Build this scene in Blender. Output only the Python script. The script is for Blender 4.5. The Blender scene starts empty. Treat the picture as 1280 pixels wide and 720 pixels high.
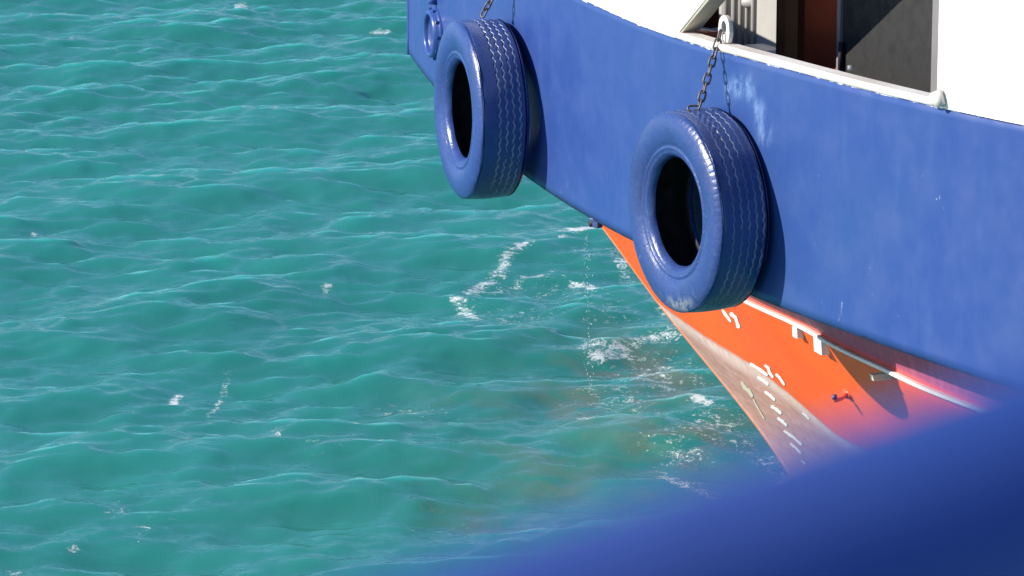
import bpy, bmesh, math, random
import numpy as np
from mathutils import Vector, Matrix
from mathutils.bvhtree import BVHTree

C = bpy.context.scene.collection
SC = bpy.context.scene
R = math.radians

# ------------------------------------------------------------------ camera
CAM_H = 6.206
F_PX, PITCH = 4900.0, R(13.0)
cam_d = bpy.data.cameras.new('camera')
cam = bpy.data.objects.new('camera', cam_d); C.objects.link(cam)
cam.location = (0, 0, CAM_H); cam.rotation_euler = (R(90) - PITCH, 0, 0)
cam_d.sensor_width = 36.0; cam_d.lens = F_PX * 36.0 / 1280.0
cam_d.clip_start = 0.05; cam_d.clip_end = 9000
cam_d.dof.use_dof = True; cam_d.dof.focus_distance = 20.5; cam_d.dof.aperture_fstop = 12.5
SC.camera = cam

# ------------------------------------------------------------------ light
TO_SUN = Vector((-0.885, -0.10, 0.455)).normalized()
SUN_EL = math.asin(TO_SUN.z); SUN_AZ = math.atan2(TO_SUN.x, TO_SUN.y)
W = bpy.data.worlds.new('World'); SC.world = W; W.use_nodes = True
nt = W.node_tree
sky = nt.nodes.new('ShaderNodeTexSky'); sky.sky_type = 'NISHITA'; sky.sun_disc = False
sky.sun_elevation = SUN_EL; sky.sun_rotation = SUN_AZ % (2 * math.pi)
sky.air_density = 0.8; sky.dust_density = 0.0; sky.ozone_density = 6.0
bg = nt.nodes['Background']; bg.inputs['Strength'].default_value = 0.098
nt.links.new(sky.outputs['Color'], bg.inputs['Color'])
sun_d = bpy.data.lights.new('sun', 'SUN'); sun_d.energy = 4.6; sun_d.angle = R(0.5); sun_d.color = (1.0, 0.94, 0.85)
sun = bpy.data.objects.new('sun', sun_d); C.objects.link(sun)
sun.rotation_euler = TO_SUN.to_track_quat('Z', 'Y').to_euler()
SC.view_settings.view_transform = 'Standard'; SC.view_settings.look = 'None'
SC.view_settings.exposure = 0.75; SC.view_settings.gamma = 1.0
SC.cycles.use_denoising = True

# ------------------------------------------------------------------ helpers
def ray(px, py):
    x = (px - 640) / F_PX; u = (360 - py) / F_PX
    return Vector((x, math.cos(PITCH) + u * math.sin(PITCH), -math.sin(PITCH) + u * math.cos(PITCH)))
EYE = Vector((0, 0, CAM_H))
def on_z(px, py, z=0.0):
    d = ray(px, py); return EYE + d * ((z - CAM_H) / d.z)

def link(name, me, mat=None, parent=None, smooth=False):
    o = bpy.data.objects.new(name, me); C.objects.link(o)
    if mat: me.materials.append(mat)
    if parent: o.parent = parent
    if smooth:
        me.polygons.foreach_set('use_smooth', [True] * len(me.polygons))
    return o
def from_bm(name, bm, mat, parent=None, smooth=False):
    me = bpy.data.meshes.new(name); bm.normal_update(); bm.to_mesh(me); bm.free()
    return link(name, me, mat, parent, smooth)
def from_py(name, v, f, mat, parent=None, smooth=False):
    me = bpy.data.meshes.new(name); me.from_pydata([tuple(p) for p in v], [], f); me.update()
    return link(name, me, mat, parent, smooth)
def tag(o, label=None, cat=None, group=None, kind=None):
    if label: o['label'] = label
    if cat: o['category'] = cat
    if group: o['group'] = group
    if kind: o['kind'] = kind
    return o
def empty(name, loc, rot=(0, 0, 0)):
    o = bpy.data.objects.new(name, None); C.objects.link(o)
    o.location = loc; o.rotation_euler = rot; o.empty_display_size = 0.2
    return o
def pchip(xs, ys, x):
    """monotone cubic interpolation"""
    xs = np.asarray(xs, float); ys = np.asarray(ys, float); x = np.asarray(x, float)
    if xs[0] > xs[-1]: xs, ys = xs[::-1], ys[::-1]
    h = np.diff(xs); d = np.diff(ys) / h
    m = np.zeros_like(ys)
    for i in range(1, len(xs) - 1):
        if d[i-1] * d[i] > 0:
            w1 = 2*h[i] + h[i-1]; w2 = h[i] + 2*h[i-1]
            m[i] = (w1 + w2) / (w1 / d[i-1] + w2 / d[i])
    m[0], m[-1] = d[0], d[-1]
    i = np.clip(np.searchsorted(xs, x) - 1, 0, len(xs) - 2)
    t = (x - xs[i]) / h[i]
    t = np.clip(t, 0, 1)
    return ((2*t**3 - 3*t**2 + 1)*ys[i] + (t**3 - 2*t**2 + t)*h[i]*m[i]
            + (-2*t**3 + 3*t**2)*ys[i+1] + (t**3 - t**2)*h[i]*m[i+1])
def grid_faces(n, m, flip=False, wrap=False):
    f = []
    for i in range(n - (0 if wrap else 1)):
        i2 = (i + 1) % n
        for j in range(m - 1):
            q = (i*m + j, i2*m + j, i2*m + j + 1, i*m + j + 1)
            f.append(q[::-1] if flip else q)
    return f
def solidify(o, t, off=-1.0):
    md = o.modifiers.new('thickness', 'SOLIDIFY'); md.thickness = t; md.offset = off; return o
def bevel(o, w, seg=2):
    md = o.modifiers.new('edge', 'BEVEL'); md.width = w; md.segments = seg; md.limit_method = 'ANGLE'; return o
def bm_box(bm, c, size, rot=None):
    r = bmesh.ops.create_cube(bm, size=1.0)
    M = Matrix.Translation(c) @ (rot.to_4x4() if rot else Matrix.Identity(4)) @ Matrix.Diagonal((*size, 1))
    bmesh.ops.transform(bm, matrix=M, verts=r['verts']); return r['verts']
def bm_tube(bm, pts, rad, seg=12, caps=True):
    pts = [Vector(p) for p in pts]; rings = []
    rads = rad if isinstance(rad, (list, tuple)) else [rad] * len(pts)
    up = None
    for i, p in enumerate(pts):
        a = pts[max(i-1, 0)]; b = pts[min(i+1, len(pts)-1)]
        t = (b - a).normalized()
        if up is None:
            up = t.orthogonal().normalized()
        up = (up - t * up.dot(t)).normalized(); s = t.cross(up)
        rings.append([bm.verts.new(p + (up*math.cos(k*2*math.pi/seg) + s*math.sin(k*2*math.pi/seg)) * rads[i]) for k in range(seg)])
    for a, b in zip(rings, rings[1:]):
        for k in range(seg):
            bm.faces.new((a[k], a[(k+1) % seg], b[(k+1) % seg], b[k]))
    if caps:
        bm.faces.new(rings[0][::-1]); bm.faces.new(rings[-1])
def bm_lathe(bm, prof, axis_m, seg=32, closed=False):
    """prof: (along, radius); axis is local X mapped by axis_m"""
    rings = []
    for k in range(seg):
        a = 2*math.pi*k/seg
        rings.append([bm.verts.new(axis_m @ Vector((p[0], p[1]*math.cos(a), p[1]*math.sin(a)))) for p in prof])
    n = len(prof)
    for k in range(seg):
        A, B = rings[k], rings[(k+1) % seg]
        for j in range(n if closed else n-1):
            bm.faces.new((A[j], B[j], B[(j+1) % n], A[(j+1) % n]))

# ------------------------------------------------------------------ materials
class NT:
    def __init__(self, name):
        self.m = bpy.data.materials.new(name); self.m.use_nodes = True
        self.t = self.m.node_tree; self.n = self.t.nodes; self.n.clear()
        self.out = self.n.new('ShaderNodeOutputMaterial')
    def node(self, ty, **kw):
        x = self.n.new(ty)
        for k, v in kw.items():
            if k.startswith('i_'):
                key = k[2:]
                x.inputs[int(key) if key.isdigit() else key.replace('_', ' ')].default_value = v
            else: setattr(x, k, v)
        return x
    def l(self, a, b): self.t.links.new(a, b)
    def coord(self, scale=(1, 1, 1), kind='Object'):
        tc = self.node('ShaderNodeTexCoord'); mp = self.node('ShaderNodeMapping')
        mp.inputs['Scale'].default_value = scale
        self.l(tc.outputs[kind], mp.inputs['Vector']); return mp.outputs['Vector']
    def noise(self, vec, scale, detail=4, rough=0.55, dist=0.0):
        x = self.node('ShaderNodeTexNoise'); x.inputs['Scale'].default_value = scale
        x.inputs['Detail'].default_value = detail; x.inputs['Roughness'].default_value = rough
        x.inputs['Distortion'].default_value = dist
        self.l(vec, x.inputs['Vector']); return x.outputs['Fac']
    def ramp(self, fac, a, b, ca=0.0, cb=1.0):
        x = self.node('ShaderNodeMapRange'); x.interpolation_type = 'SMOOTHSTEP'
        x.inputs[1].default_value = a; x.inputs[2].default_value = b
        x.inputs[3].default_value = ca; x.inputs[4].default_value = cb
        self.l(fac, x.inputs[0]); return x.outputs[0]
    def math(self, op, a, b=None, c=None):
        x = self.node('ShaderNodeMath', operation=op)
        for i, v in enumerate((a, b, c)):
            if v is None: continue
            if isinstance(v, (int, float)): x.inputs[i].default_value = v
            else: self.l(v, x.inputs[i])
        return x.outputs[0]
    def mix(self, fac, a, b):
        x = self.node('ShaderNodeMix', data_type='RGBA')
        for i, v in ((0, fac), (6, a), (7, b)):
            if isinstance(v, (int, float)): x.inputs[i].default_value = v
            elif isinstance(v, tuple): x.inputs[i].default_value = (*v, 1)
            else: self.l(v, x.inputs[i])
        return x.outputs[2]
    def attr(self, name):
        x = self.node('ShaderNodeAttribute', attribute_name=name); return x.outputs['Fac']
    def bump(self, h, strength=0.3, dist=0.01, normal=None):
        x = self.node('ShaderNodeBump'); x.inputs['Strength'].default_value = strength; x.inputs['Distance'].default_value = dist
        self.l(h, x.inputs['Height'])
        if normal: self.l(normal, x.inputs['Normal'])
        return x.outputs['Normal']
    def principled(self, col, rough=0.5, metal=0.0, normal=None, spec=0.5, coat=0.0):
        p = self.node('ShaderNodeBsdfPrincipled')
        for k, v in (('Base Color', col), ('Roughness', rough), ('Metallic', metal)):
            if isinstance(v, tuple): p.inputs[k].default_value = (*v, 1)
            elif isinstance(v, (int, float)): p.inputs[k].default_value = v
            else: self.l(v, p.inputs[k])
        p.inputs['Specular IOR Level'].default_value = spec
        p.inputs['Coat Weight'].default_value = coat
        if normal: self.l(normal, p.inputs['Normal'])
        self.l(p.outputs[0], self.out.inputs['Surface']); return p

def paint(name, col, dark=None, rough=0.4, grime=0.15, bump=0.15, chips=None, chip_amt=0.0, scale=1.0, spec=0.5):
    m = NT(name); v = m.coord()
    dark = dark or tuple(c * 0.75 for c in col)
    n1 = m.noise(v, 1.6*scale, 5); n2 = m.noise(v, 14*scale, 6, 0.65)
    c = m.mix(m.ramp(n1, 0.35, 0.7, 0, grime * 2), col, dark)
    c = m.mix(m.ramp(n2, 0.5, 0.75, 0, grime), c, dark)
    if chips:
        n3 = m.noise(v, 26*scale, 5, 0.7, 0.4)
        c = m.mix(m.ramp(n3, 0.74 - chip_amt, 0.76 - chip_amt), c, chips)
    rr = m.ramp(n2, 0.3, 0.8, rough * 0.8, min(1, rough * 1.35))
    nb = m.bump(m.noise(v, 30*scale, 4), bump, 0.004)
    m.principled(c, rr, normal=nb, spec=spec)
    return m.m

M_white = paint('white_paint', (0.8, 0.79, 0.76), (0.62, 0.59, 0.52), 0.45, 0.12, 0.1)
M_white_old = paint('weathered_white_paint', (0.78, 0.75, 0.7), (0.45, 0.36, 0.28), 0.5, 0.3, 0.3, (0.25, 0.13, 0.07), 0.02)
M_cream = paint('cream_paint', (0.62, 0.56, 0.43), None, 0.5, 0.3)
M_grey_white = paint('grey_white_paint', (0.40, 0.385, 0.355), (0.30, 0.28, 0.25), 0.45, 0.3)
M_brown = paint('brown_painted_steel', (0.23, 0.040, 0.012), None, 0.5, 0.3, spec=0.1)
M_darkbrown = paint('dark_brown_frame', (0.12, 0.045, 0.015), None, 0.5, 0.3, spec=0.1)
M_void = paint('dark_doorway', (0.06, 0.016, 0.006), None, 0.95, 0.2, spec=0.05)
M_door = paint('charcoal_door_paint', (0.0105, 0.010, 0.0098), (0.0095, 0.0092, 0.009), 0.85, 0.1, 0.2, (0.10, 0.095, 0.085), -0.06)
M_grey = paint('grey_frame_paint', (0.2, 0.19, 0.19), None, 0.5, 0.3)
M_orange = paint('orange_red_paint', (0.62, 0.09, 0.02), None, 0.45, 0.2)
M_stem = paint('worn_orange_stem_paint', (0.42, 0.14, 0.05), (0.40, 0.20, 0.15), 0.6, 0.5, 0.2, (0.5, 0.33, 0.26), 0.12)
M_rail = paint('blue_rail_paint', (0.026, 0.067, 0.285), (0.023, 0.058, 0.25), 0.6, 0.2)
M_blue = paint('blue_fitting_paint', (0.030, 0.070, 0.245), (0.025, 0.055, 0.2), 0.3, 0.2)
M_dkblue = paint('dark_blue_metal', (0.03, 0.05, 0.15), None, 0.35, 0.3)
M_black = paint('black_rubber', (0.008, 0.008, 0.009), None, 0.75, 0.2)
M_deck = paint('grey_green_deck_paint', (0.50, 0.50, 0.47), None, 0.6, 0.4)

def mat_chain():
    m = NT('weathered_chain_steel'); v = m.coord()
    n = m.noise(v, 60, 4)
    c = m.mix(m.ramp(n, 0.4, 0.65), (0.10, 0.098, 0.11), (0.12, 0.085, 0.07))
    m.principled(c, 0.5, 0.45, m.bump(n, 0.4, 0.002)); return m.m
M_chain = mat_chain()

def mat_topside():
    m = NT('blue_topside_paint'); v = m.coord()
    n1 = m.noise(v, 0.55, 4, 0.5); n2 = m.noise(v, 4.5, 6, 0.6)
    vs = m.coord((3.0, 3.0, 0.35)); n3 = m.noise(vs, 3.2, 5, 0.6)
    c = m.mix(m.ramp(n1, 0.35, 0.68), (0.0245, 0.058, 0.222), (0.027, 0.067, 0.218))
    c = m.mix(m.ramp(n3, 0.52, 0.78, 0, 0.28), c, (0.042, 0.095, 0.26))
    c = m.mix(m.ramp(n2, 0.55, 0.8, 0, 0.15), c, (0.023, 0.052, 0.20))
    # salt smear near the second chain
    sm = m.attr('smear'); n5 = m.noise(m.coord((1, 1, 0.6)), 16, 6, 0.75)
    c = m.mix(m.math('MULTIPLY', m.ramp(sm, 0.0, 1.0), m.ramp(n5, 0.38, 0.62, 0, 0.75)), c, (0.18, 0.28, 0.48))
    # scratches and chips
    vc = m.coord((9, 9, 3.6)); n4 = m.noise(vc, 2.7, 5, 0.75, 0.6); nz = m.noise(v, 1.3, 2)
    ch = m.math('MULTIPLY', m.ramp(n4, 0.67, 0.70), m.ramp(nz, 0.47, 0.57))
    c = m.mix(m.math('MULTIPLY', ch, 0.8), c, (0.34, 0.40, 0.50))
    # ragged lower lip: rust and white line of the paint edge at the top
    ed = m.attr('edge'); nr = m.noise(v, 11, 5, 0.7)
    e1 = m.math('ADD', ed, m.math('MULTIPLY', m.math('SUBTRACT', nr, 0.5), 0.05))
    c = m.mix(m.ramp(e1, 0.010, 0.013, 1, 0), c, (0.78, 0.77, 0.74))
    lo = m.attr('low'); e2 = m.math('ADD', lo, m.math('MULTIPLY', m.math('SUBTRACT', nr, 0.5), 0.05))
    c = m.mix(m.ramp(e2, 0.0, 0.014, 0.8, 0), c, (0.03, 0.025, 0.04))
    wav = m.noise(m.coord((1, 1, 0.5)), 1.1, 2)
    nb = m.bump(wav, 0.2, 0.05)
    nb = m.bump(m.noise(v, 45, 4, 0.6), 0.10, 0.004, nb)
    m.principled(c, m.ramp(n2, 0.3, 0.75, 0.28, 0.5), normal=nb); return m.m
M_topside = mat_topside()

def mat_lower():
    m = NT('orange_lower_hull_paint'); v = m.coord()
    n1 = m.noise(v, 1.5, 4); n2 = m.noise(v, 12, 6, 0.65)
    vs = m.coord((5, 5, 0.7)); n3 = m.noise(vs, 5, 6, 0.7, 0.3)
    vd = m.coord((1.2, 1.2, 7)); n4 = m.noise(vd, 3.0, 6, 0.7, 0.5)
    org = m.mix(m.ramp(n1, 0.35, 0.7), (0.82, 0.102, 0.008), (0.76, 0.085, 0.008))
    org = m.mix(m.ramp(n3, 0.55, 0.8, 0, 0.35), org, (0.52, 0.10, 0.035))
    pk = m.mix(m.ramp(n4, 0.35, 0.7), (0.45, 0.22, 0.175), (0.54, 0.32, 0.27))
    pk = m.mix(m.ramp(n3, 0.45, 0.7, 0, 0.8), pk, (0.30, 0.16, 0.12))
    pd = m.attr('pink')            # metres below the worn paint line
    pdn = m.math('ADD', pd, m.math('MULTIPLY', m.math('SUBTRACT', n2, 0.5), 0.03))
    hi = m.math('MULTIPLY', m.ramp(pdn, 0.0, 0.03), m.ramp(pdn, 0.05, 0.16, 1, 0))
    pk = m.mix(m.math('MULTIPLY', hi, m.ramp(n3, 0.3, 0.6, 0.2, 0.8)), pk, (0.68, 0.54, 0.48))
    c = m.mix(m.ramp(pdn, -0.006, 0.012), org, pk)
    mr = m.attr('maroon')
    c = m.mix(mr, c, m.mix(m.ramp(n3, 0.4, 0.7), (0.30, 0.05, 0.10), (0.38, 0.08, 0.14)))
    n5 = m.noise(v, 22, 5, 0.75, 0.5)
    c = m.mix(m.ramp(n5, 0.73, 0.75), c, (0.75, 0.62, 0.55))
    nb = m.bump(n2, 0.15, 0.006)
    m.principled(c, m.ramp(n2, 0.3, 0.75, 0.35, 0.6), normal=nb); return m.m
M_lower = mat_lower()

def mat_tyre(name, col, worn, chips):
    m = NT(name); v = m.coord()
    n1 = m.noise(v, 3.5, 4); n2 = m.noise(v, 38, 6, 0.7); n3 = m.noise(v, 9, 6, 0.75, 0.6)
    c = m.mix(m.ramp(n1, 0.35, 0.7), col, tuple(x * 0.8 for x in col))
    c = m.mix(m.ramp(n3, 0.60, 0.72, 0, worn), c, (0.12, 0.17, 0.29))
    c = m.mix(m.ramp(n2, chips, chips + 0.02, 0, 0.9), c, (0.35, 0.40, 0.46))
    sc = m.attr('scuff'); n4 = m.noise(m.coord((1, 1, 1)), 22, 6, 0.75)
    c = m.mix(m.math('MULTIPLY', sc, m.ramp(n4, 0.40, 0.60)), c, (0.22, 0.235, 0.25))
    ge = m.attr('groove_glint')  # sun glints on the groove edges, painted as a pale tint
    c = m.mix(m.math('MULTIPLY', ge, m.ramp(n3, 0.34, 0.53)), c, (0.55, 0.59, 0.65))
    nb = m.bump(n3, 0.25, 0.010); nb = m.bump(m.noise(v, 70, 4, 0.6), 0.35, 0.004, nb)
    m.principled(c, m.ramp(n2, 0.3, 0.8, 0.22, 0.42), normal=nb); return m.m
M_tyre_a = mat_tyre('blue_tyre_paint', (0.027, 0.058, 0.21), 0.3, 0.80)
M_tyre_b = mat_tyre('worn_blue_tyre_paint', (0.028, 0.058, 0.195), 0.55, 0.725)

def mat_water():
    m = NT('sea_water'); v = m.coord()
    big = m.noise(v, 0.22, 3); mid = m.noise(v, 1.1, 4, 0.6)
    body = m.mix(m.ramp(big, 0.3, 0.7), (0.023, 0.186, 0.164), (0.029, 0.210, 0.190))
    body = m.mix(m.ramp(mid, 0.45, 0.75, 0, 0.5), body, (0.030, 0.25, 0.222))
    mk = m.attr('hull_refl'); mn = m.noise(v, 2.2, 5, 0.65, 0.6)
    body = m.mix(m.math('MULTIPLY', mk, m.ramp(mn, 0.38, 0.60)), body, (0.15, 0.135, 0.092))  # orange hull's reflection painted into the water colour as a brown tint
    va = m.coord((1.0, 0.85, 1)); h1 = m.noise(va, 6.5, 4, 0.55, 0.6); h2 = m.noise(va, 21, 3, 0.5, 0.3)
    nb = m.bump(h1, 0.40, 0.05); nb = m.bump(h2, 0.25, 0.010, nb)
    foam = m.attr('foam')
    fa = m.noise(v, 38, 6, 0.7, 1.6); fb = m.noise(v, 8.5, 4, 0.6, 1.6)
    fm = m.math('ADD', m.math('MULTIPLY', fa, 0.55), m.math('MULTIPLY', fb, 0.45))
    fac = m.ramp(m.math('ADD', fm, m.math('MULTIPLY', foam, 0.45)), 0.685, 0.80, 0, 0.92)
    dif = m.node('ShaderNodeBsdfPrincipled'); m.l(body, dif.inputs['Base Color'])
    dif.subsurface_method = 'RANDOM_WALK'
    dif.inputs['Subsurface Weight'].default_value = 1.0
    dif.inputs['Subsurface Radius'].default_value = (0.5, 1.5, 1.4)
    dif.inputs['Subsurface Scale'].default_value = 1.0
    dif.inputs['Specular IOR Level'].default_value = 0.0; dif.inputs['Roughness'].default_value = 1.0
    # light coming back up out of the water leaves it nearly evenly, whatever the tilt of the ripple
    upl = m.node('ShaderNodeBsdfDiffuse'); m.l(body, upl.inputs['Color'])
    up = m.node('ShaderNodeCombineXYZ'); up.inputs[2].default_value = 1.0; m.l(up.outputs[0], upl.inputs['Normal'])
    body_mix = m.node('ShaderNodeMixShader'); body_mix.inputs[0].default_value = 0.4
    m.l(upl.outputs[0], body_mix.inputs[1]); m.l(dif.outputs[0], body_mix.inputs[2])
    gl = m.node('ShaderNodeBsdfGlossy'); gl.inputs['Roughness'].default_value = 0.06
    m.l(nb, gl.inputs['Normal'])
    fr = m.node('ShaderNodeFresnel'); fr.inputs['IOR'].default_value = 1.333; m.l(nb, fr.inputs['Normal'])
    fq = m.math('MINIMUM', fr.outputs[0], 0.75)
    mx = m.node('ShaderNodeMixShader'); m.l(fq, mx.inputs[0]); m.l(body_mix.outputs[0], mx.inputs[1]); m.l(gl.outputs[0], mx.inputs[2])
    fd = m.node('ShaderNodeBsdfDiffuse'); fd.inputs['Color'].default_value = (0.72, 0.76, 0.75, 1)
    mf = m.node('ShaderNodeMixShader'); m.l(fac, mf.inputs[0]); m.l(mx.outputs[0], mf.inputs[1]); m.l(fd.outputs[0], mf.inputs[2])
    m.l(mf.outputs[0], m.out.inputs['Surface']); return m.m
M_water = mat_water()

# ------------------------------------------------------------------ sea
def axis_coords(a, b, step, far):
    core = list(np.arange(a, b + 1e-6, step)); out = []; d = step; x = core[-1]
    while x < far:
        d *= 1.45; x += d; out.append(x)
    d = step; x = core[0]; pre = []
    while x > -far:
        d *= 1.45; x -= d; pre.append(x)
    return np.array(pre[::-1] + core + out)
def build_sea():
    rng = np.random.default_rng(47)
    xs = axis_coords(-7.0, 4.2, 0.032, 4000); ys = axis_coords(17.5, 45.0, 0.042, 4000)
    X, Y = np.meshgrid(xs, ys, indexing='ij')
    ins = np.clip((X + 8.5) / 1.5, 0, 1) * np.clip((6 - X) / 1.5, 0, 1) * np.clip((Y - 15.5) / 1.8, 0, 1) * np.clip((48 - Y) / 2.5, 0, 1)
    m = ins > 0
    x, y, wgt = X[m], Y[m], ins[m]
    dx = np.zeros_like(x); dy = np.zeros_like(x); dz = np.zeros_like(x)
    def add(lams, ak, th0, spread, chop):
        nonlocal dx, dy, dz
        for lam in lams:
            k = 2*math.pi/lam; th = math.radians(th0) + rng.normal(0, spread); ph = rng.uniform(0, 2*math.pi)
            kx, ky = math.cos(th), math.sin(th)
            s = ak*(1 - .45*abs(kx))                 # less steep across the wind
            a = s / k; p = k*(kx*x + ky*y) + ph; sn, cs = np.sin(p), np.cos(p)
            dz += a*cs; dx -= .5*chop*a*kx*sn; dy -= chop*a*ky*sn
    lg = lambda a, b, n: np.exp(np.linspace(math.log(a), math.log(b), n))
    add(lg(1.1, 3.0, 16), .043, -62, 0.55, 0.8)
    add(lg(0.40, 1.1, 34), .041, -66, 0.85, 0.7)
    add(lg(0.15, 0.40, 52), .042, -72, 0.95, 0.6)
    add(lg(0.28, 0.9, 22), .030, -118, 0.35, 0.6)
    foam = np.zeros_like(X); hull_refl = np.zeros_like(X)
    fz = np.zeros_like(x); mz = np.zeros_like(x)
    # broken water: streaks along lines and patches, (pixel in the photograph -> point on the sea), sizes in metres
    for line, wd, s in FOAM_LINES:
        pts = [on_z(*q) for q in line]
        for a, b in zip(pts, pts[1:]):
            ex, ey = b.x - a.x, b.y - a.y; t = np.clip(((x - a.x)*ex + (y - a.y)*ey)/(ex*ex + ey*ey + 1e-9), 0, 1)
            d2 = (x - a.x - t*ex)**2 + ((y - a.y - t*ey)*.75)**2
            fz = np.maximum(fz, s*np.exp(-d2/wd**2))
    for px, py, rx, ry, s in FOAM:
        c = on_z(px, py)
        fz = np.maximum(fz, s*np.exp(-((x - c.x)/rx)**2 - ((y - c.y)/ry)**2))
    for px, py, rx, ry, s in HULL_REFL:
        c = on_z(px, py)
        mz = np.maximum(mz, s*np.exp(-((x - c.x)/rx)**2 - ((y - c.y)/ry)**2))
    foam[m] = fz; hull_refl[m] = mz
    P = np.zeros(X.shape + (3,)); P[..., 0] = X; P[..., 1] = Y
    P[m, 0] += dx*wgt; P[m, 1] += dy*wgt; P[m, 2] += dz*wgt
    n, k = X.shape
    me = bpy.data.meshes.new('water')
    me.vertices.add(n*k); me.vertices.foreach_set('co', P.reshape(-1))
    idx = np.arange(n*k).reshape(n, k)
    q = np.stack([idx[:-1, :-1], idx[1:, :-1], idx[1:, 1:], idx[:-1, 1:]], -1).reshape(-1, 4)
    me.loops.add(q.size); me.loops.foreach_set('vertex_index', q.reshape(-1))
    me.polygons.add(len(q)); me.polygons.foreach_set('loop_start', np.arange(len(q))*4)
    me.update(calc_edges=True)
    at = me.attributes.new('foam', 'FLOAT', 'POINT'); at.data.foreach_set('value', foam.reshape(-1).astype(np.float32))
    at = me.attributes.new('hull_refl', 'FLOAT', 'POINT'); at.data.foreach_set('value', hull_refl.reshape(-1).astype(np.float32))
    o = link('water', me, M_water, smooth=True); o['kind'] = 'structure'
    return o
FOAM_LINES = [([(752, 282), (735, 287), (716, 291)], .16, .72), ([(768, 312), (785, 340), (812, 352)], .10, .46), ([(818, 372), (838, 395)], .08, .44), ([(660, 314), (634, 326), (622, 343), (600, 354), (588, 361)], .09, .54), ([(612, 360), (640, 352), (655, 344)], .08, .46),
              ([(568, 371), (578, 382), (592, 396)], .08, .54), ([(625, 396), (645, 404), (668, 415)], .07, .46), ([(548, 366), (572, 370)], .05, .48),
              ([(714, 350), (735, 353), (750, 355)], .07, .58), ([(704, 302), (718, 301)], .06, .55), ([(780, 345), (800, 352)], .08, .45), ([(670, 345), (690, 338)], .06, .42),
              ([(735, 436), (770, 432), (800, 428), (835, 424)], .16, .50), ([(750, 444), (765, 440), (780, 438)], .12, .62), ([(775, 468), (800, 470), (830, 480)], .14, .42),
              ([(862, 503), (872, 509), (884, 518)], .09, .60), ([(730, 522), (745, 523), (752, 521)], .09, .55), ([(832, 588), (850, 594), (880, 601), (895, 606)], .10, .48),
              ([(285, 462), (280, 480), (268, 508), (262, 516)], .03, .50), ([(226, 488), (216, 500)], .05, .64), ([(300, 4), (302, 9)], .10, .60), ([(468, 36), (482, 37)], .08, .56)]
FOAM = [(962, 572, .12, .35, .50), (985, 592, .15, .3, .55), (1015, 606, .2, .3, .5), (930, 560, .2, .4, .40), (820, 460, .55, .9, .40), (770, 500, .5, .8, .37), (900, 540, .4, .7, .41), (640, 390, .5, .5, .33), (700, 360, .6, .8, .34), (760, 390, .4, .6, .35), (740, 320, .3, .5, .36), (850, 560, .4, .6, .38),
        (410, 358, .06, .16, .52), (45, 290, .05, .14, .46), (430, 203, .04, .14, .46), (535, 515, .3, .35, .31), (620, 430, .3, .3, .22),
        (147, 640, .10, .35, .36), (95, 687, .06, .12, .48), (218, 650, .04, .4, .36), (345, 545, .1, .3, .38), (500, 510, .25, .35, .36), (570, 300, .2, .3, .34), (180, 665, .1, .4, .38), (400, 560, .2, .4, .33), (20, 712, .08, .15, .42), (595, 655, .5, .4, .27), (850, 470, .3, .4, .32)]
HULL_REFL = [(800, 470, .55, 1.2, .75), (740, 500, .5, 1.0, .55), (860, 540, .5, 1.0, .65), (690, 500, .35, .7, .35), (600, 500, .4, .7, .25), (700, 580, .5, .8, .35), (610, 640, .22, .4, .4), (660, 640, .2, .3, .3)]  # patches where the hull's reflection is tinted into the water
build_sea()

# ------------------------------------------------------------------ the ship: frame at the stem on the waterline, x forward, y port
W0 = Vector((1.6142, 22.0962, 0.0)); A0 = R(42.826)
ship = empty('workboat', W0, (0, 0, R(90) + A0))
tag(ship, 'blue and orange workboat bow with white cap rail moored alongside', 'boat')
SHIP_M = Matrix.Translation(W0) @ Matrix.Rotation(R(90) + A0, 4, 'Z'); SHIP_I = SHIP_M.inverted()
def s_ray(px, py):
    return SHIP_I @ EYE, (SHIP_I.to_3x3() @ ray(px, py)).normalized()
def on_plane_y(px, py, y):
    o, d = s_ray(px, py); return o + d * ((y - o.y) / d.y)

KF = np.array([3.33, 2.6, 1.06, .02, -.43, -1.78, -2.98, -3.84]); KH = np.array([0, .42, 1.16, 1.58, 1.75, 2.22, 2.58, 2.76])
POLY = np.polyfit(KF, KH, 4)
def k_hb(f):
    f = np.asarray(f, float)
    base = np.polyval(POLY, np.maximum(f, -4.0)); sl = np.polyval(np.polyder(POLY), -4.0)
    aft = np.polyval(POLY, -4.0) + sl*np.minimum(f + 4.0, 0)*0.8
    r = np.where(f < -4.0, aft, base)
    return np.maximum(r - np.polyval(POLY, 3.33)*np.clip((f + 4)/7.33, 0, 1)**6, 0)
def k_z(f): return pchip([3.33, 2.6, 1.06, .02, -.43, -1.78, -2.98, -9], [2.06, 1.98, 1.79, 1.735, 1.725, 1.722, 1.74, 1.76], f)
def g_z(f): return pchip([3.33, 2.0, .87, .05, -.95, -2, -4.2], [3.30, 3.10, 2.99, 2.95, 2.925, 2.948, 2.99], f)

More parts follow.
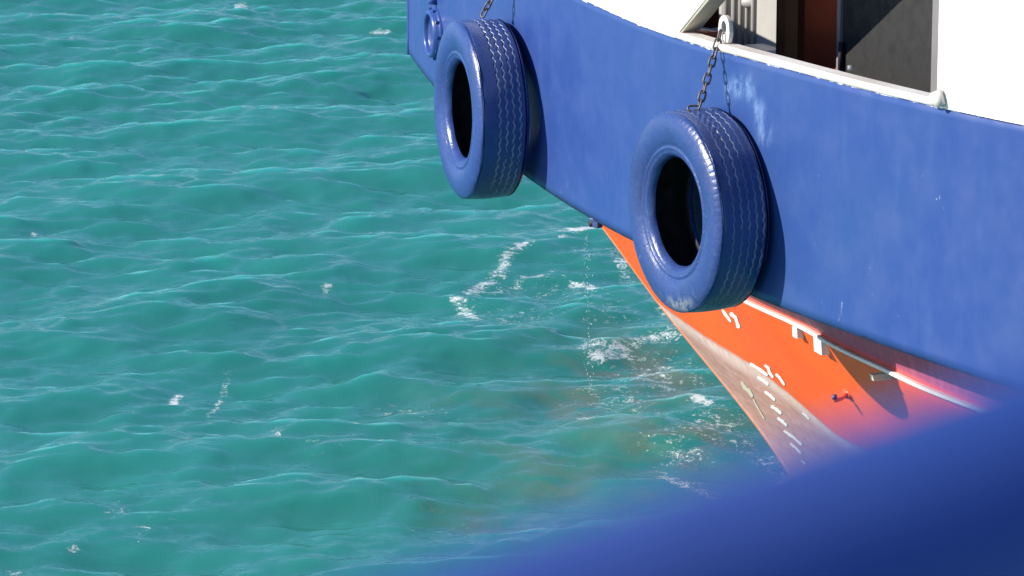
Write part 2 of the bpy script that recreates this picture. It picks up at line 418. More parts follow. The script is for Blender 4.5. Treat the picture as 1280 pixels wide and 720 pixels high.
def topside():
    fs = np.concatenate([np.linspace(3.33, -4.2, 130), np.linspace(-4.4, -8, 12)]); rows = 26
    V, edge, low = [], [], []
    for f in fs:
        hb = float(k_hb(f)); kz, gz = float(k_z(f)), float(g_z(f))
        for j in range(rows):
            t = j/(rows-1); z = kz + (gz-kz)*t
            V.append((f, hb + 0.03*t*min(1, hb/.3), z)); edge.append(gz - z); low.append(z - kz)
    F = grid_faces(len(fs), rows)
    n0 = len(V)
    V2 = V + [(x, -y, z) for x, y, z in V]
    F2 = F + [tuple(i + n0 for i in q[::-1]) for q in F]
    o = from_py('topside_plating', V2, F2, M_topside, ship, True)
    sm = []
    c1 = Vector((0, 0, 0))
    for nm, a in (('edge', edge), ('low', low)):
        at = o.data.attributes.new(nm, 'FLOAT', 'POINT'); at.data.foreach_set('value', np.array(a + a, np.float32))
    return o, V, F
top_o, tV, tF = topside()
BV_TOP = BVHTree.FromPolygons([Vector(v) for v in tV], tF)
def hit(bvh, px, py):
    for k in range(30):
        o, d = s_ray(px + k, py); h = bvh.ray_cast(o, d)
        if h[0] is not None: break
    if h[0] is None: raise RuntimeError('no hit at %s %s' % (px, py))
    n = h[1]
    return h[0], (n if n.dot(d) < 0 else -n)
# salt smear on the plating above the second tyre
sm = np.zeros(len(top_o.data.vertices), np.float32)
blobs = [(hit(BV_TOP, *q)[0], r) for q, r in (((936, 112), .07), ((948, 140), .07), ((955, 162), .07), ((922, 108), .06), ((910, 112), .05))]
co = np.array([v.co for v in top_o.data.vertices])
for c, r in blobs:
    sm = np.maximum(sm, np.exp(-((co - np.array(c))**2).sum(1)/r**2))
at = top_o.data.attributes.new('smear', 'FLOAT', 'POINT'); at.data.foreach_set('value', sm.astype(np.float32))
solidify(top_o, 0.014)

# lower hull
ROWS = [(-.6, [-.45, -1.2, -2, -3, -5, -8], [0, .26, .55, .85, 1.3, 1.6]),
        (0.0, [0, -.5, -1.2, -2, -3, -5, -8], [0, .2, .48, .75, 1.05, 1.5, 1.8]),
        (.86, [1.12, .49, -.42, -.99, -1.8, -3, -5, -8], [0, .33, .72, .97, 1.27, 1.62, 2.1, 2.4]),
        (1.36, [1.75, 1.2, .5, -.1, -.8, -1.4, -1.9, -2.3, -2.75, -3.1, -5, -8], [0, .25, .58, .87, 1.2, 1.41, 1.63, 1.77, 1.93, 2.02, 2.4, 2.6]),
        (None, [2.7, 1.9, 1.06, .02, -1, -1.8, -3, -5, -8], [0, .35, .72, 1.12, 1.47, 1.72, 2.08, 2.5, 2.7])]
NU = 110
def row_pts(fs, hs):
    u = np.linspace(0, 1, NU)**1.35
    f = fs[0] + (fs[-1] - fs[0])*u
    return f, np.maximum(pchip(fs, hs, f), 0)
def lower_grid():
    keyz, KFr, KHr, KZr = [], [], [], []
    for z, fs, hs in ROWS:
        f, h = row_pts(fs, hs)
        zz = np.full(NU, z) if z is not None else k_z(f) - 0.008
        KFr.append(f); KHr.append(h); KZr.append(zz)
    tk = [0, .6, 1.46, 1.96, 2.36]
    ts = np.linspace(0, 2.36, 48)
    G = np.zeros((NU, len(ts), 3))
    for i in range(NU):
        for a, arr in enumerate((KFr, KHr, KZr)):
            G[i, :, a] = pchip(tk, [r[i] for r in arr], ts)
    return G
LG = lower_grid()
n_u, n_t = LG.shape[:2]
lV = [tuple(p) for p in LG.reshape(-1, 3)]; lF = grid_faces(n_u, n_t)
BV_LOW = BVHTree.FromPolygons([Vector(v) for v in lV], lF)
low_o = from_py('lower_hull', lV + [(x, -y, z) for x, y, z in lV], lF + [tuple(i + len(lV) for i in q[::-1]) for q in lF], M_lower, ship, True)
solidify(low_o, 0.012)
pl = [hit(BV_LOW, *q)[0] for q in ((822, 378), (860, 405), (940, 455), (985, 490), (1046, 543))]
pl = sorted([(p.x, p.z) for p in pl])
pf = [-8] + [p[0] for p in pl] + [3]; pz = [pl[0][1] - .1] + [p[1] for p in pl] + [pl[-1][1] + .02]
lc = np.array([v.co for v in low_o.data.vertices])
zp = np.interp(lc[:, 0], pf, pz)
at = low_o.data.attributes.new('pink', 'FLOAT', 'POINT'); at.data.foreach_set('value', (zp - lc[:, 2]).astype(np.float32))
LEDGE_Z = 1.36
ma = (np.clip((lc[:, 2] - LEDGE_Z)/.02, 0, 1) * np.clip((-.55 - lc[:, 0])/.1, 0, 1)).astype(np.float32)
at = low_o.data.attributes.new('maroon', 'FLOAT', 'POINT'); at.data.foreach_set('value', ma)

# overhang plate between the two
def overhang():
    V = []
    for i in range(NU):
        a = LG[i, -1]; f = a[0]; ff = f + (0.6)*(1 - i/(NU-1))**2
        V.append((a[0], a[1], a[2] + .004)); V.append((ff, float(k_hb(ff)) - .004, float(k_z(ff)) + .004))
    F = grid_faces(NU, 2)
    return from_py('overhang_plate', V, F, M_topside, ship)
solidify(overhang(), 0.01, 0)

# stem bar
bm = bmesh.new(); bm_tube(bm, [Vector(LG[0, j]) for j in range(0, n_t, 2)], 0.009, 10)
from_bm('stem_bar', bm, M_stem, ship, True)
bm = bmesh.new(); bm_tube(bm, [(3.333, 0, 2.06 + k*(1.3/12)) for k in range(13)], 0.014, 10)
from_bm('stem_bar', bm, M_blue, ship, True)

# ledge with lugs
def row_at(z):
    out = []
    for i in range(n_u):
        c = LG[i]; j = np.searchsorted(c[:, 2], z)
        if 0 < j < n_t:
            t = (z - c[j-1, 2])/(c[j, 2]-c[j-1, 2]); p = c[j-1]*(1-t) + c[j]*t; out.append(Vector(p))
    return out
def sweep(name, pts, prof, mat, parent, closed=True):
    """prof: (outboard, up) offsets; pts run forward to aft on the port side"""
    V = []; m = len(prof)
    for i, p in enumerate(pts):
        a, b = pts[max(i-1, 0)], pts[min(i+1, len(pts)-1)]
        t = (b - a); t.z = 0; t.normalize(); n = Vector((t.y, -t.x, 0))
        if n.y < 0: n = -n
        for o_, u_ in prof: V.append(p + n*o_ + Vector((0, 0, u_)))
    F = []
    for i in range(len(pts)-1):
        for j in range(m):
            F.append((i*m + j, i*m + (j+1) % m, (i+1)*m + (j+1) % m, (i+1)*m + j))
    F.append(tuple(range(m))[::-1]); F.append(tuple((len(pts)-1)*m + j for j in range(m)))
    o = from_py(name, V, F, mat, parent)
    bm = bmesh.new(); bm.from_mesh(o.data); bmesh.ops.recalc_face_normals(bm, faces=bm.faces); bm.to_mesh(o.data); bm.free()
    return o
led = [p for p in row_at(LEDGE_Z) if p.x < -.62]
ledge = sweep('hull_ledge', led, [(-.01, -.010), (.028, -.010), (.032, -.006), (.032, .006), (.027, .010), (-.01, .010)], M_white_old, ship)
BV_LED = BVHTree.FromPolygons([v.co.copy() for v in ledge.data.vertices], [tuple(p.vertices) for p in ledge.data.polygons])
def lug(px, py, w, out, drop, mat, tilt=0.0):
    p, n = hit(BV_LOW, px, py); n.z = 0; n.normalize()
    t = Vector((-n.y, n.x, 0))
    c = Vector((p.x, p.y, LEDGE_Z - .018 - drop/2)) + n*(out/2)
    rot = Matrix((t, n, Vector((0, 0, 1)))).transposed()
    bm = bmesh.new(); vs = bm_box(bm, (0, 0, 0), (w, out, drop))
    for v in vs:
        if v.co.z < 0 and v.co.y < 0: v.co.y = -out*.45
        if v.co.z < 0 and v.co.y > 0: v.co.y *= .8
    bmesh.ops.transform(bm, matrix=Matrix.Translation(c) @ rot.to_4x4(), verts=bm.verts)
    return bevel(from_bm('ledge_lug', bm, mat, ship), .004)
lug(1003, 420, .055, .05, .062, M_white)
lug(1034, 438, .10, .06, .08, M_white)
lug(1116, 478, .035, .13, .035, M_cream)
# small hook
p, n = hit(BV_LOW, 1060, 492)
bm = bmesh.new(); bm_tube(bm, [p - n*.01, p + n*.05, p + n*.085 + Vector((0, 0, .012)), p + n*.09 + Vector((0, 0, .035))], [.011, .011, .013, .014], 8)
bm_box(bm, p + n*.003, (.06, .012, .05))
from_bm('hull_hook', bm, M_orange, ship, True)
bm = bmesh.new(); bm_tube(bm, [p + n*.088 + Vector((0, 0, .022)), p + n*.094 + Vector((0, 0, .046))], .014, 8)
from_bm('hook_tip', bm, M_dkblue, ship, True)

# draft marks
def stroke(name, pts, w, mat=M_white, off=.0025):
    V = []; dense = []
    for (a, b) in zip(pts, pts[1:]):
        k = 5
        dense += [(a[0] + (b[0]-a[0])*i/k, a[1] + (b[1]-a[1])*i/k) for i in range(k)]
    dense.append(pts[-1])
    for i, q in enumerate(dense):
        a, b = dense[max(i-1, 0)], dense[min(i+1, len(dense)-1)]
        dx, dy = b[0]-a[0], b[1]-a[1]; L = math.hypot(dx, dy); nx, ny = -dy/L, dx/L
        ww = w*.72*(0.8 + 0.4*random.random())/2*(.55 if i in (0, len(dense)-1) else 1)
        for s in (-1, 1):
            p, n = hit(BV_LOW, q[0] + nx*ww*s, q[1] + ny*ww*s); V.append(p + n*off)
    F = grid_faces(len(dense), 2)
    return solidify(from_py(name, V, F, mat, ship), .001, 0)
random.seed(4)
stroke('draft_numeral', [(903, 387), (914, 402)], 5.5); stroke('draft_numeral', [(913, 391), (920, 397), (924, 410)], 6)
stroke('draft_mark', [(938, 454), (949, 461), (960, 469)], 4.6)
stroke('draft_numeral', [(956, 456), (961, 460), (962, 465), (967, 472)], 4.6); stroke('draft_numeral', [(970, 467), (975, 472), (981, 481)], 4.6)
for a, b, w in (((947, 471), (961, 481), 4.4), ((956, 489), (969, 500), 4.6), ((964, 507), (977, 517), 4.6), ((972, 522), (984, 532), 4.8),
                ((980, 538), (1003, 556), 4.2), ((988, 554), (1002, 567), 3.6), ((1002, 576), (1007, 580), 3.0), ((1003, 516), (1012, 524), 2.4)):
    stroke('draft_mark', [a, ((a[0]+b[0])/2 + .6, (a[1]+b[1])/2 - .4), b], w)
stroke('paint_scrape', [(927, 477), (931, 484), (937, 489), (941, 496)], 5.5, M_cream); stroke('paint_scrape', [(942, 499), (948, 510), (956, 524)], 2.4, M_cream)

# gunwale: cap rail, white bulwarks
def f_at(px, py):
    return hit(BV_TOP, px, py)[0].x
def gunwale(f): return Vector((f, float(k_hb(f)) + .03, float(g_z(f))))
F_DIAG = on_plane_y(850, 44, float(k_hb(-.95)) + .03).x
F_WALL = on_plane_y(1180, 139, float(k_hb(-3.3)) + .03).x
cap_pts = [gunwale(f) for f in np.linspace(F_DIAG + .15, F_WALL - .15, 60)]
random.seed(2)
cap = sweep('cap_rail', cap_pts, [(-.075, 0), (.012, -.006), (.018, .004), (.018, .020), (.010, .028), (-.068, .028), (-.075, .020)], M_white_old, ship)
def wall_strip(name, fs_of_z, zs, fwd, mat, n=40, off=.026, thick=.04, hfun=None):
    V = []
    for z_k in zs:
        fe = fs_of_z(z_k)
        for i in range(n):
            f = fe + (fwd - fe)*i/(n-1)
            base = float(g_z(f)); z = base + z_k*(hfun(f) if hfun else 1)
            V.append((f, float(k_hb(f)) + off, z))
    o = from_py(name, V, grid_faces(len(zs), n), mat, ship)
    bm = bmesh.new(); bm.from_mesh(o.data); bmesh.ops.recalc_face_normals(bm, faces=bm.faces); bm.to_mesh(o.data); bm.free()
    md = solidify(o, thick, 0); return o
# the leaning end of the forward bulwark: (850,42) to (890,0) in the photograph
e0 = on_plane_y(850, 42, float(k_hb(-1.0)) + .03); e1 = on_plane_y(890, 0, float(k_hb(-1.2)) + .03)
slope = (e1.x - e0.x)/(e1.z - e0.z)
E_BASE = e0.x
wall_strip('forward_bulwark', lambda z: E_BASE + slope*z, np.linspace(-.006, .8, 12), 3.33, M_white, 90, hfun=lambda f: .34 + .66*min(1, max(0, (-.1 - f)/.45))**.8)
ef = [Vector((E_BASE + slope*z, float(k_hb(E_BASE + slope*z)) - .005, float(g_z(E_BASE)) + z)) for z in np.linspace(.03, .8, 12)]
bm = bmesh.new()
V = []; 
for p_ in ef:
    for o_ in ((.012, .045), (.012, -.09), (-.012, -.09), (-.012, .045)): V.append(p_ + Vector((o_[0], o_[1], 0)))
Ff = []
for i in range(len(ef)-1):
    for j in range(4): Ff.append((i*4+j, i*4+(j+1) % 4, (i+1)*4+(j+1) % 4, (i+1)*4+j))
Ff += [(3, 2, 1, 0), tuple((len(ef)-1)*4 + j for j in range(4))]
from_py('bulwark_flange', V, Ff, M_cream, ship)
wall_strip('deckhouse_side', lambda z: -8.0, np.linspace(-.006, 3.0, 8), F_WALL, M_white, 60)

# deck behind the bulwark
V = []
fsd = np.linspace(3.1, -8, 60)
for f in fsd:
    hb = max(float(k_hb(f)) - .03, .001); z = float(g_z(f)) - .75
    V += [(f, -hb, z), (f, hb, z)]
solidify(from_py('deck', V, grid_faces(60, 2), M_deck, ship), .02)

# inner deckhouse wall, seen through the gap
HW, HS = 1.36, 0.30            # the wall stands parallel to the plating: y = HW - HS*(x + 1)
HROT = Matrix.Rotation(-math.atan(HS), 3, 'Z')
def wall_pt(px, py, y=HW):
    o, d = s_ray(px, py); return o + d * ((y - o.y - HS*(o.x + 1)) / (d.y + HS*d.x))
def wall_at(f, y, z): return Vector((f, y - HS*(f + 1), z))
def wf(px, y=HW, py=60): return wall_pt(px, py, y).x
def wbox(name, px0, px1, z0, z1, y0, y1, mat, bv=.004):
    ref = max(y0, y1)
    f0, f1 = wf(px0, ref), wf(px1, ref)
    bm = bmesh.new(); bm_box(bm, wall_at((f0+f1)/2, (y0+y1)/2, (z0+z1)/2), (abs(f0-f1)/math.cos(math.atan(HS)), abs(y1-y0), z1-z0), HROT)
    o = from_bm(name, bm, mat, ship)
    return bevel(o, bv) if bv else o
ZB, ZT = 2.2, 5.6
FW = 0.62                     # vent casing farther inboard, beyond the deckhouse corner
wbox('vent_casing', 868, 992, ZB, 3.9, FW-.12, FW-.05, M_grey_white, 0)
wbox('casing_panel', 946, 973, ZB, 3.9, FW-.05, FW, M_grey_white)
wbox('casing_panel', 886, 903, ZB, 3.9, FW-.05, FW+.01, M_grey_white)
for px, r in ((908, .026), (918, .022), (926, .018), (934, .016), (942, .018)):
    f = wf(px, FW); bm = bmesh.new(); bm_tube(bm, [wall_at(f, FW, ZB), wall_at(f, FW, 3.9)], r, 14)
    from_bm('vent_pipe', bm, M_grey_white, ship, True)
q = wall_pt(934, 4, FW + .03)
for dz in (0, .05):
    f = q.x; bm = bmesh.new(); bm_lathe(bm, [(-.05, .022), (-.035, .03), (.035, .03), (.05, .022)], Matrix.Translation(wall_at(f, FW, q.z + dz)) @ Matrix.Rotation(R(20), 4, 'Z'), 16)
    from_bm('pipe_clamp', bm, M_grey_white, ship, True)
q = wall_pt(948, 60, FW + .12)
bm = bmesh.new(); bm_box(bm, wall_at(q.x, FW + .06, q.z - .06), (.24, .16, .12), HROT); bevel(from_bm('pipe_sill', bm, M_grey_white, ship), .012)
wbox('door_frame', 973, 982, ZB, ZT, HW-.06, HW+.02, M_darkbrown)
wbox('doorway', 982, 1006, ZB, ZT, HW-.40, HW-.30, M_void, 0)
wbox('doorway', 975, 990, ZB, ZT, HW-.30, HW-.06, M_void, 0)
wbox('door_leaf', 1006, 1047, ZB, ZT, HW-.06, HW-.01, M_brown)
wbox('door_jamb', 1047, 1051, ZB, ZT, HW-.06, HW+.02, M_grey)
wbox('grey_door', 1051, 1166, ZB, ZT, HW-.06, HW, M_door)
wbox('door_edge', 1166, 1180, ZB, ZT, HW-.05, HW+.03, M_grey)
q = wall_pt(1051, 70, HW + .02)
bm = bmesh.new(); bm_tube(bm, [q + Vector((0, 0, -.07)), q + Vector((0, 0, .07))], .014, 10)
from_bm('hinge', bm, M_black, ship, True)
q = wall_pt(866, 36, HW + .1)
bm = bmesh.new(); bm_box(bm, (q.x, q.y, q.z - .05), (.3, .1, .1)); bevel(from_bm('orange_coaming', bm, M_orange, ship), .006)
bm = bmesh.new(); bm_box(bm, (q.x, q.y - .02, q.z + .12), (.3, .06, .2)); bevel(from_bm('dark_recess', bm, M_void, ship), .006)

# knob where the cap meets the white wall, small cap fitting
c = gunwale(F_WALL + .02) + Vector((0, .03, .02))
bm = bmesh.new(); bmesh.ops.create_icosphere(bm, subdivisions=2, radius=1.0)
for v in bm.verts: v.co = Vector((v.co.x*.04, v.co.y*.025, v.co.z*.028)) * (1 + .15*math.sin(v.co.x*9 + v.co.z*7))
bmesh.ops.translate(bm, verts=bm.verts, vec=c)
bm_box(bm, c + Vector((-.05, .02, .02)), (.05, .03, .07), Matrix.Rotation(R(25), 3, 'Y'))
from_bm('cap_end_fitting', bm, M_white_old, ship, True)
q = gunwale(on_plane_y(1066, 96, float(k_hb(-2.5))).x) + Vector((0, -.06, .05))
bm = bmesh.new(); bm_tube(bm, [q, q + Vector((0, 0, .02))], .016, 10); from_bm('cap_bolt', bm, M_grey, ship, True)

# pad eyes
def wall_axes(p, n):
    n = Vector((n.x, n.y, 0)).normalized(); t = Vector((0, 0, 1)).cross(n); return t, n
def pad_eye(f):
    g = gunwale(f); hbp = (float(k_hb(f+.05)) - float(k_hb(f-.05)))/.1
    n = Vector((-hbp, 1, 0)).normalized(); t = Vector((0, 0, 1)).cross(n)
    base = g + n*(-.03) + Vector((0, 0, .035))
    K = 28; out, inn = [], []
    w, hgt, hr = .058, .135, .026
    for k in range(K):
        a = 2*math.pi*k/K; ca, sa = math.cos(a), math.sin(a)
        if sa >= 0: o2 = (w*ca, hgt - w + w*sa)
        else: o2 = (w*ca*(1.12 + 0*sa), max(0.0, (hgt - w) + (hgt - w)*sa*1.35))
        out.append(o2); inn.append((hr*ca, hgt - w - .004 + hr*1.3*sa))
    V = []
    for th in (.013, -.013):
        for q2 in out: V.append(base + t*q2[0] + Vector((0, 0, q2[1])) + n*th)
        for q2 in inn: V.append(base + t*q2[0] + Vector((0, 0, q2[1])) + n*th)
    F = []
    for k in range(K):
        k2 = (k+1) % K
        F += [(k, k2, K+k2, K+k), (2*K+k2, 2*K+k, 3*K+k, 3*K+k2), (k2, k, 2*K+k, 2*K+k2), (K+k, K+k2, 3*K+k2, 3*K+k)]
    bevel(from_py('pad_eye', V, F, M_white_old, ship), .004)
    return base + Vector((0, 0, hgt - w - .02)), t, n

# fairlead ring on the bow
p, n = hit(BV_TOP, 546, 42); t, n = wall_axes(p, n)
AX = Matrix((n, t, Vector((0, 0, 1)))).transposed().to_4x4(); AX.translation = p
fair = bpy.data.objects.new('fairlead', None)
bm = bmesh.new()
bm_lathe(bm, [(0, .165), (.012, .165), (.018, .155), (.03, .15), (.052, .14), (.058, .128), (.05, .118), (.03, .112)], AX, 40)
from_bm('fairlead_ring', bm, M_blue, ship, True)
bm = bmesh.new()
bm_lathe(bm, [(.03, .112), (.02, .10), (.012, .07), (.010, .03), (.010, .0005)], AX, 40)
from_bm('fairlead_cover', bm, M_tyre_a, ship, True)
for k in range(10):
    a = 2*math.pi*k/10
    c = AX @ Vector((.018, .153*math.cos(a), .153*math.sin(a)))
    bm = bmesh.new(); bm_tube(bm, [c, c + n*.02], .010, 6); from_bm('fairlead_bolt', bm, M_blue, ship)
bm = bmesh.new(); c = AX @ Vector((.02, 0, .205)); bm_tube(bm, [c - n*.02, c + n*.03], [.03, .022], 10)
from_bm('fairlead_lug', bm, M_blue, ship, True)

# scupper under the bow overhang
p, n = hit(BV_TOP, 739, 268); t, n = wall_axes(p, n)
SCUP = Vector((p.x, p.y, float(k_z(p.x)))) - n*.02
bm = bmesh.new(); bm_box(bm, SCUP + t*.02 + Vector((0, 0, -.02)), (.07, .04, .05)); bevel(from_bm('scupper_bracket', bm, M_dkblue, ship), .004)
bm = bmesh.new(); bm_tube(bm, [SCUP - n*.03 + Vector((0, 0, -.02)), SCUP + n*.03 + Vector((0, 0, -.03))], [.02, .018], 12)
from_bm('scupper_pipe', bm, M_black, ship, True)

# ------------------------------------------------------------------ tyres
def tyre_meshes(parent, mat, Ro, w, grooves, amp, cycles, depth, seed, worn, ribs):
    rng = np.random.default_rng(seed)
    s = Ro/.5; ws = w/.27
    NT_, NA = 672, 132
    th = np.linspace(0, 2*np.pi, NT_, endpoint=False); a = np.linspace(.022, .248, NA)
    TH, A = np.meshgrid(th, a, indexing='ij')
    crown = .5 - .006*((A - .135)/.113)**2 - .010*np.clip((np.abs(A - .135) - .100)/.013, 0, 1)**2
    dep = np.zeros_like(A); groove_glint = np.zeros_like(A)
    for gi, g in enumerate(grooves):
        ph = rng.uniform(0, 1); x = (TH/(2*np.pi)*cycles + ph) % 1.0
        zig = np.where(x < .5, x*4 - 1, 3 - x*4); zig = np.clip(zig*1.25, -1, 1)
        d = A - (g + amp*zig)
        hw = .0024
        wearm = 1.0
        if worn:
            wearm = np.clip(.55 + .8*np.sin(TH*2.0 + gi*1.7 + 2.0)*.5 + .5*np.sin(TH*5.3 + gi), .25, 1.0)
        dep = np.maximum(dep, depth*wearm*np.clip((hw + .0012 - np.abs(d))/.0012, 0, 1))
        groove_glint = np.maximum(groove_glint, np.exp(-((d + hw*.6)/.0021)**2)*wearm)  # painted glint along one wall of each groove
    low = .0012*np.sin(TH*7 + A*30) + .0010*np.sin(TH*17 + 1.3)
    if worn:
        gz = np.exp(-((A - .155)/.05)**2)*np.exp(-((np.angle(np.exp(1j*(TH - 1.25))))/.28)**2)
        low = low - .006*gz*(.5 + .5*np.sin(TH*60)*np.sin(A*200))
        groove_glint = groove_glint*(1 - .2*gz)
    r = (crown + low)*s - dep
    V = np.stack([A*ws, r*np.cos(TH), r*np.sin(TH)], -1).reshape(-1, 3)
    tr = from_py('tread', V, grid_faces(NT_, NA, wrap=True), mat, parent, True)
    at = tr.data.attributes.new('groove_glint', 'FLOAT', 'POINT'); at.data.foreach_set('value', (np.clip(groove_glint*(.75 if worn else 1.15), 0, 1)).reshape(-1).astype(np.float32))
    prof = [(.248, .4945), (.2505, .4915), (.2515, .4925), (.255, .489), (.262, .480), (.270, .462), (.276, .435), (.279, .41), (.277, .385), (.272, .362), (.2655, .342), (.260, .334), (.2590, .328), (.2640, .322), (.2640, .314),
            (.255, .308), (.2575, .300), (.253, .292), (.243, .279), (.230, .271), (.222, .269)]
    rear = [(.27 - x, y) for x, y in prof[::-1]]
    NS = 512
    thx = np.linspace(0, 2*np.pi, NS, endpoint=False)
    def ring(pr, name, m_, ribbed, flip):
        V = []
        for k, t_ in enumerate(thx):
            for j, (aa, rr) in enumerate(pr):
                rib = 0
                if ribbed and rr > .476:
                    rib = -ribs if (k % 6) < 2 else 0
                wob = .0012*math.sin(3*t_ + j*.4) + .0009*math.sin(11*t_ + j)
                V.append((aa*ws + rib, (rr + wob)*s*math.cos(t_), (rr + wob)*s*math.sin(t_)))
        o = from_py(name, V, grid_faces(NS, len(pr), flip, True), m_, parent, True)
        return o, np.array(V)
    sw, V = ring(prof, 'sidewall', mat, True, False)
    if worn:
        ang = np.arctan2(V[:, 2], V[:, 1]); rr = np.hypot(V[:, 1], V[:, 2])/s
        q = np.exp(-(np.angle(np.exp(1j*(ang - SCUFF[0])))/.30)**2)*np.exp(-((rr - .455)/.030)**2)
        at = sw.data.attributes.new('scuff', 'FLOAT', 'POINT'); at.data.foreach_set('value', np.clip(q*1.4, 0, 1).astype(np.float32))
    ring(rear, 'sidewall', mat, False, False)
    inner = [(.222, .269), (.216, .282), (.232, .33), (.248, .40), (.240, .45), (.205, .476), (.135, .480), (.065, .476), (.030, .45), (.022, .40), (.038, .33), (.054, .282), (.048, .269)]
    ring(inner, 'inner_lining', M_black, False, False)
SCUFF = [-1.35]

def tyre(px, py, mat, label, yaw, grooves, amp, cycles, depth, seed, worn, ribs, dia):
    p, n = hit(BV_TOP, px, py); t, n = wall_axes(p, n)
    pw = SHIP_M @ p; nw = (SHIP_M.to_3x3() @ n).normalized()
    yaw_m = Matrix.Rotation(yaw, 3, 'Z')
    ax = yaw_m @ nw
    gap = dia/2*abs(math.sin(yaw))*.9 + .012
    o = empty('tyre_fender', pw + nw*gap, (0, 0, math.atan2(ax.y, ax.x)))
    tag(o, label, 'tyre fender', 'blue tyres hung along the bow')
    tyre_meshes(o, mat, dia/2, .30, grooves, amp, cycles, depth, seed, worn, ribs)
    return o, ax
T1, ax1 = tyre(640, 134, M_tyre_a, 'smooth blue painted tyre nearest the bow tip, crisp zigzag grooves in its tread', R(-3), [.058, .094, .130, .166], .0048, 56, .008, 3, False, .0, 1.03)
T2, ax2 = tyre(909, 259, M_tyre_b, 'larger looking blue tyre with worn tread and scuffed sidewall, hung over the orange hull', R(1), [.045, .082, .120, .158, .198], .0034, 60, .006, 5, True, .0014, 1.03)

# ------------------------------------------------------------------ chains
def link_mesh(L, wd, r):
    bm = bmesh.new(); pts = []
    for k in range(16):
        a = 2*math.pi*k/16
        x = wd*math.cos(a); z = wd*math.sin(a) + (L/2 - wd)*(1 if math.sin(a) >= 0 else -1)
        pts.append(Vector((x, 0, z)))
    rings = []
    for k, p_ in enumerate(pts):
        tt = (pts[(k+1) % 16] - pts[k-1]).normalized(); nn = Vector((0, 1, 0)); bb = tt.cross(nn)
        rings.append([bm.verts.new(p_ + (nn*math.cos(j*2*math.pi/6) + bb*math.sin(j*2*math.pi/6))*r) for j in range(6)])
    for k in range(16):
        a, b = rings[k], rings[(k+1) % 16]
        for j in range(6): bm.faces.new((a[j], a[(j+1) % 6], b[(j+1) % 6], b[j]))
    bmesh.ops.recalc_face_normals(bm, faces=bm.faces)
    me = bpy.data.meshes.new('chain_link'); bm.to_mesh(me); bm.free(); me.materials.append(M_chain)
    me.polygons.foreach_set('use_smooth', [True]*len(me.polygons)); return me
LINK = link_mesh(.058, .0165, .0058)
def chain(path, label):
    top = Vector(path[0]); o = empty('chain', top)
    tag(o, label, 'chain', 'chains holding the tyres')
    pitch = .046; segs = [Vector(q) for q in path]; dist = 0; i = 0; carry = pitch*.5; k = 0
    for a, b in zip(segs, segs[1:]):
        L = (b-a).length; d = (b-a).normalized(); s_ = carry
        while s_ < L:
            c = a + d*s_
            lk = bpy.data.objects.new('chain_link', LINK); C.objects.link(lk); lk.parent = o
            qz = d.to_track_quat('Z', 'Y'); tw = Matrix.Rotation(R(35 + 90*(k % 2) + random.uniform(-12, 12)), 3, 'Z')
            lk.rotation_euler = (qz.to_matrix() @ tw).to_euler(); lk.location = c - top
            k += 1; s_ += pitch
        carry = s_ - L
    return o
def hang(T, ax, eye_px, a_frac, label, f_eye, ang, wrap=True):
    """chain from a pad eye over the tread of tyre T, ending over its front edge"""
    eye, t, n = pad_eye(f_eye)
    ew = SHIP_M @ eye; nw = SHIP_M.to_3x3() @ n
    c = Vector(T.location); side = Vector((0, 0, 1)).cross(ax)
    def on_tread(a, th, lift=.008):
        r = .515 + lift
        return c + ax*a + (side*math.sin(th) + Vector((0, 0, 1))*math.cos(th))*r
    top = ew + nw*.03
    pts = [top, top + nw*.012 + Vector((0, 0, -.05)), on_tread(a_frac, ang), on_tread(a_frac + .07, ang - .02)]
    if not wrap: pts = pts[:3]
    return chain(pts, label)
f2 = on_plane_y(908, 62, float(k_hb(-1.4)) + .02).x
hang(T2, ax2, None, .15, 'dark steel chain from the white pad eye down to the nearer, scuffed tyre', f2, 0.0)
f1 = on_plane_y(637, -60, float(k_hb(.9)) + .02).x
hang(T1, ax1, None, .15, 'short end of dark steel chain above the tyre nearest the bow tip', f1, 0.0, False)

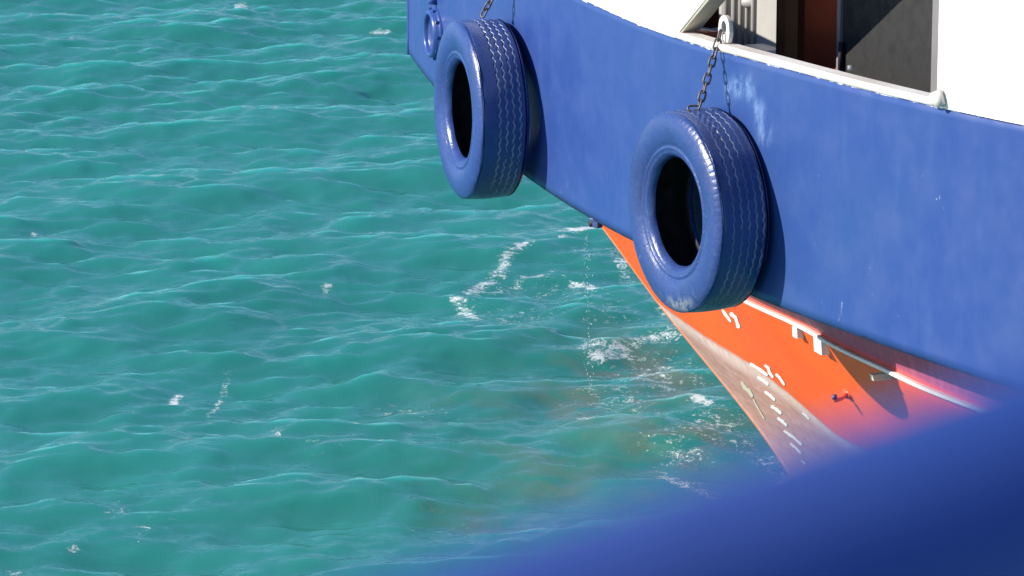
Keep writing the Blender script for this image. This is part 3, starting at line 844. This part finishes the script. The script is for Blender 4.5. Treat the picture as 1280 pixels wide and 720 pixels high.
# ------------------------------------------------------------------ water falling from the scupper
random.seed(9)
bm = bmesh.new(); s0 = SHIP_M @ (SCUP + n*.05)
z = s0.z - .06; drift = 0
while z > .75:
    fall = (s0.z - z)
    for _ in range(2):
        r = random.uniform(.0010, .0026)
        q = Vector((s0.x + .05*fall**.6*math.sin(fall*2.1) * .4 + random.gauss(0, .006 + .012*fall), s0.y + random.gauss(0, .02*fall), z + random.uniform(-.02, .02)))
        rr = bmesh.ops.create_icosphere(bm, subdivisions=1, radius=r)
        bmesh.ops.transform(bm, matrix=Matrix.Translation(q) @ Matrix.Diagonal((1, 1, random.uniform(1, 2.4), 1)), verts=rr['verts'])
    z -= random.uniform(.010, .03)
md = NT('water_drops'); md.principled((.80, .84, .85), .15)
dr = from_bm('water_drops', bm, md.m, None, True)
tag(dr, 'thin stream of water drops falling from the scupper under the blue overhang', 'water drops', kind='stuff')

# ------------------------------------------------------------------ own ship's hand rail, close to the lens
RAIL_AZ = R(55); RAD = .024
edge = EYE + ray(960, 562).normalized()*.54
RAIL_EL = R(6.8); rd = Vector((math.sin(RAIL_AZ)*math.cos(RAIL_EL), math.cos(RAIL_AZ)*math.cos(RAIL_EL), math.sin(RAIL_EL)))
vd = ray(960, 562).normalized(); pn = vd.cross(rd).normalized()
if pn.z > 0: pn = -pn
axis_c = edge + pn*RAD
rail = empty('hand_rail', axis_c + Vector((0, 0, -1.1)))
tag(rail, 'dark blue painted tubular hand rail, blurred, crossing the lower right foreground', 'railing')
off = Vector((0, 0, 1.1))
bm = bmesh.new(); bm_tube(bm, [off - rd*1.0, off - rd*.5, off, off + rd*.5, off + rd*1.6], RAD, 48)
from_bm('rail_tube', bm, M_rail, rail, True)
for s_ in (-.9, 1.5):
    bm = bmesh.new(); bm_tube(bm, [rd*s_ + Vector((0, 0, 1.1)), Vector((rd.x*s_, rd.y*s_, 0))], .02, 20); bm_lathe(bm, [(0, .06), (.012, .06), (.014, .02)], Matrix.Translation((rd.x*s_, rd.y*s_, 0)) @ Matrix.Rotation(R(-90), 4, 'Y'), 20)
    from_bm('stanchion', bm, M_rail, rail, True)
bm = bmesh.new(); bm_box(bm, Vector((0, 0, 0)), (4.0, 1.6, .04), Matrix.Rotation(R(35), 3, 'Z'))
bmesh.ops.translate(bm, verts=bm.verts, vec=axis_c + Vector((0, 0, -1.122)) - Vector((math.cos(RAIL_AZ), -math.sin(RAIL_AZ), 0))*(-.6) if False else axis_c + Vector((0, 0, -1.122)))
dk = from_bm('ship_deck', bm, M_deck); dk['kind'] = 'structure'
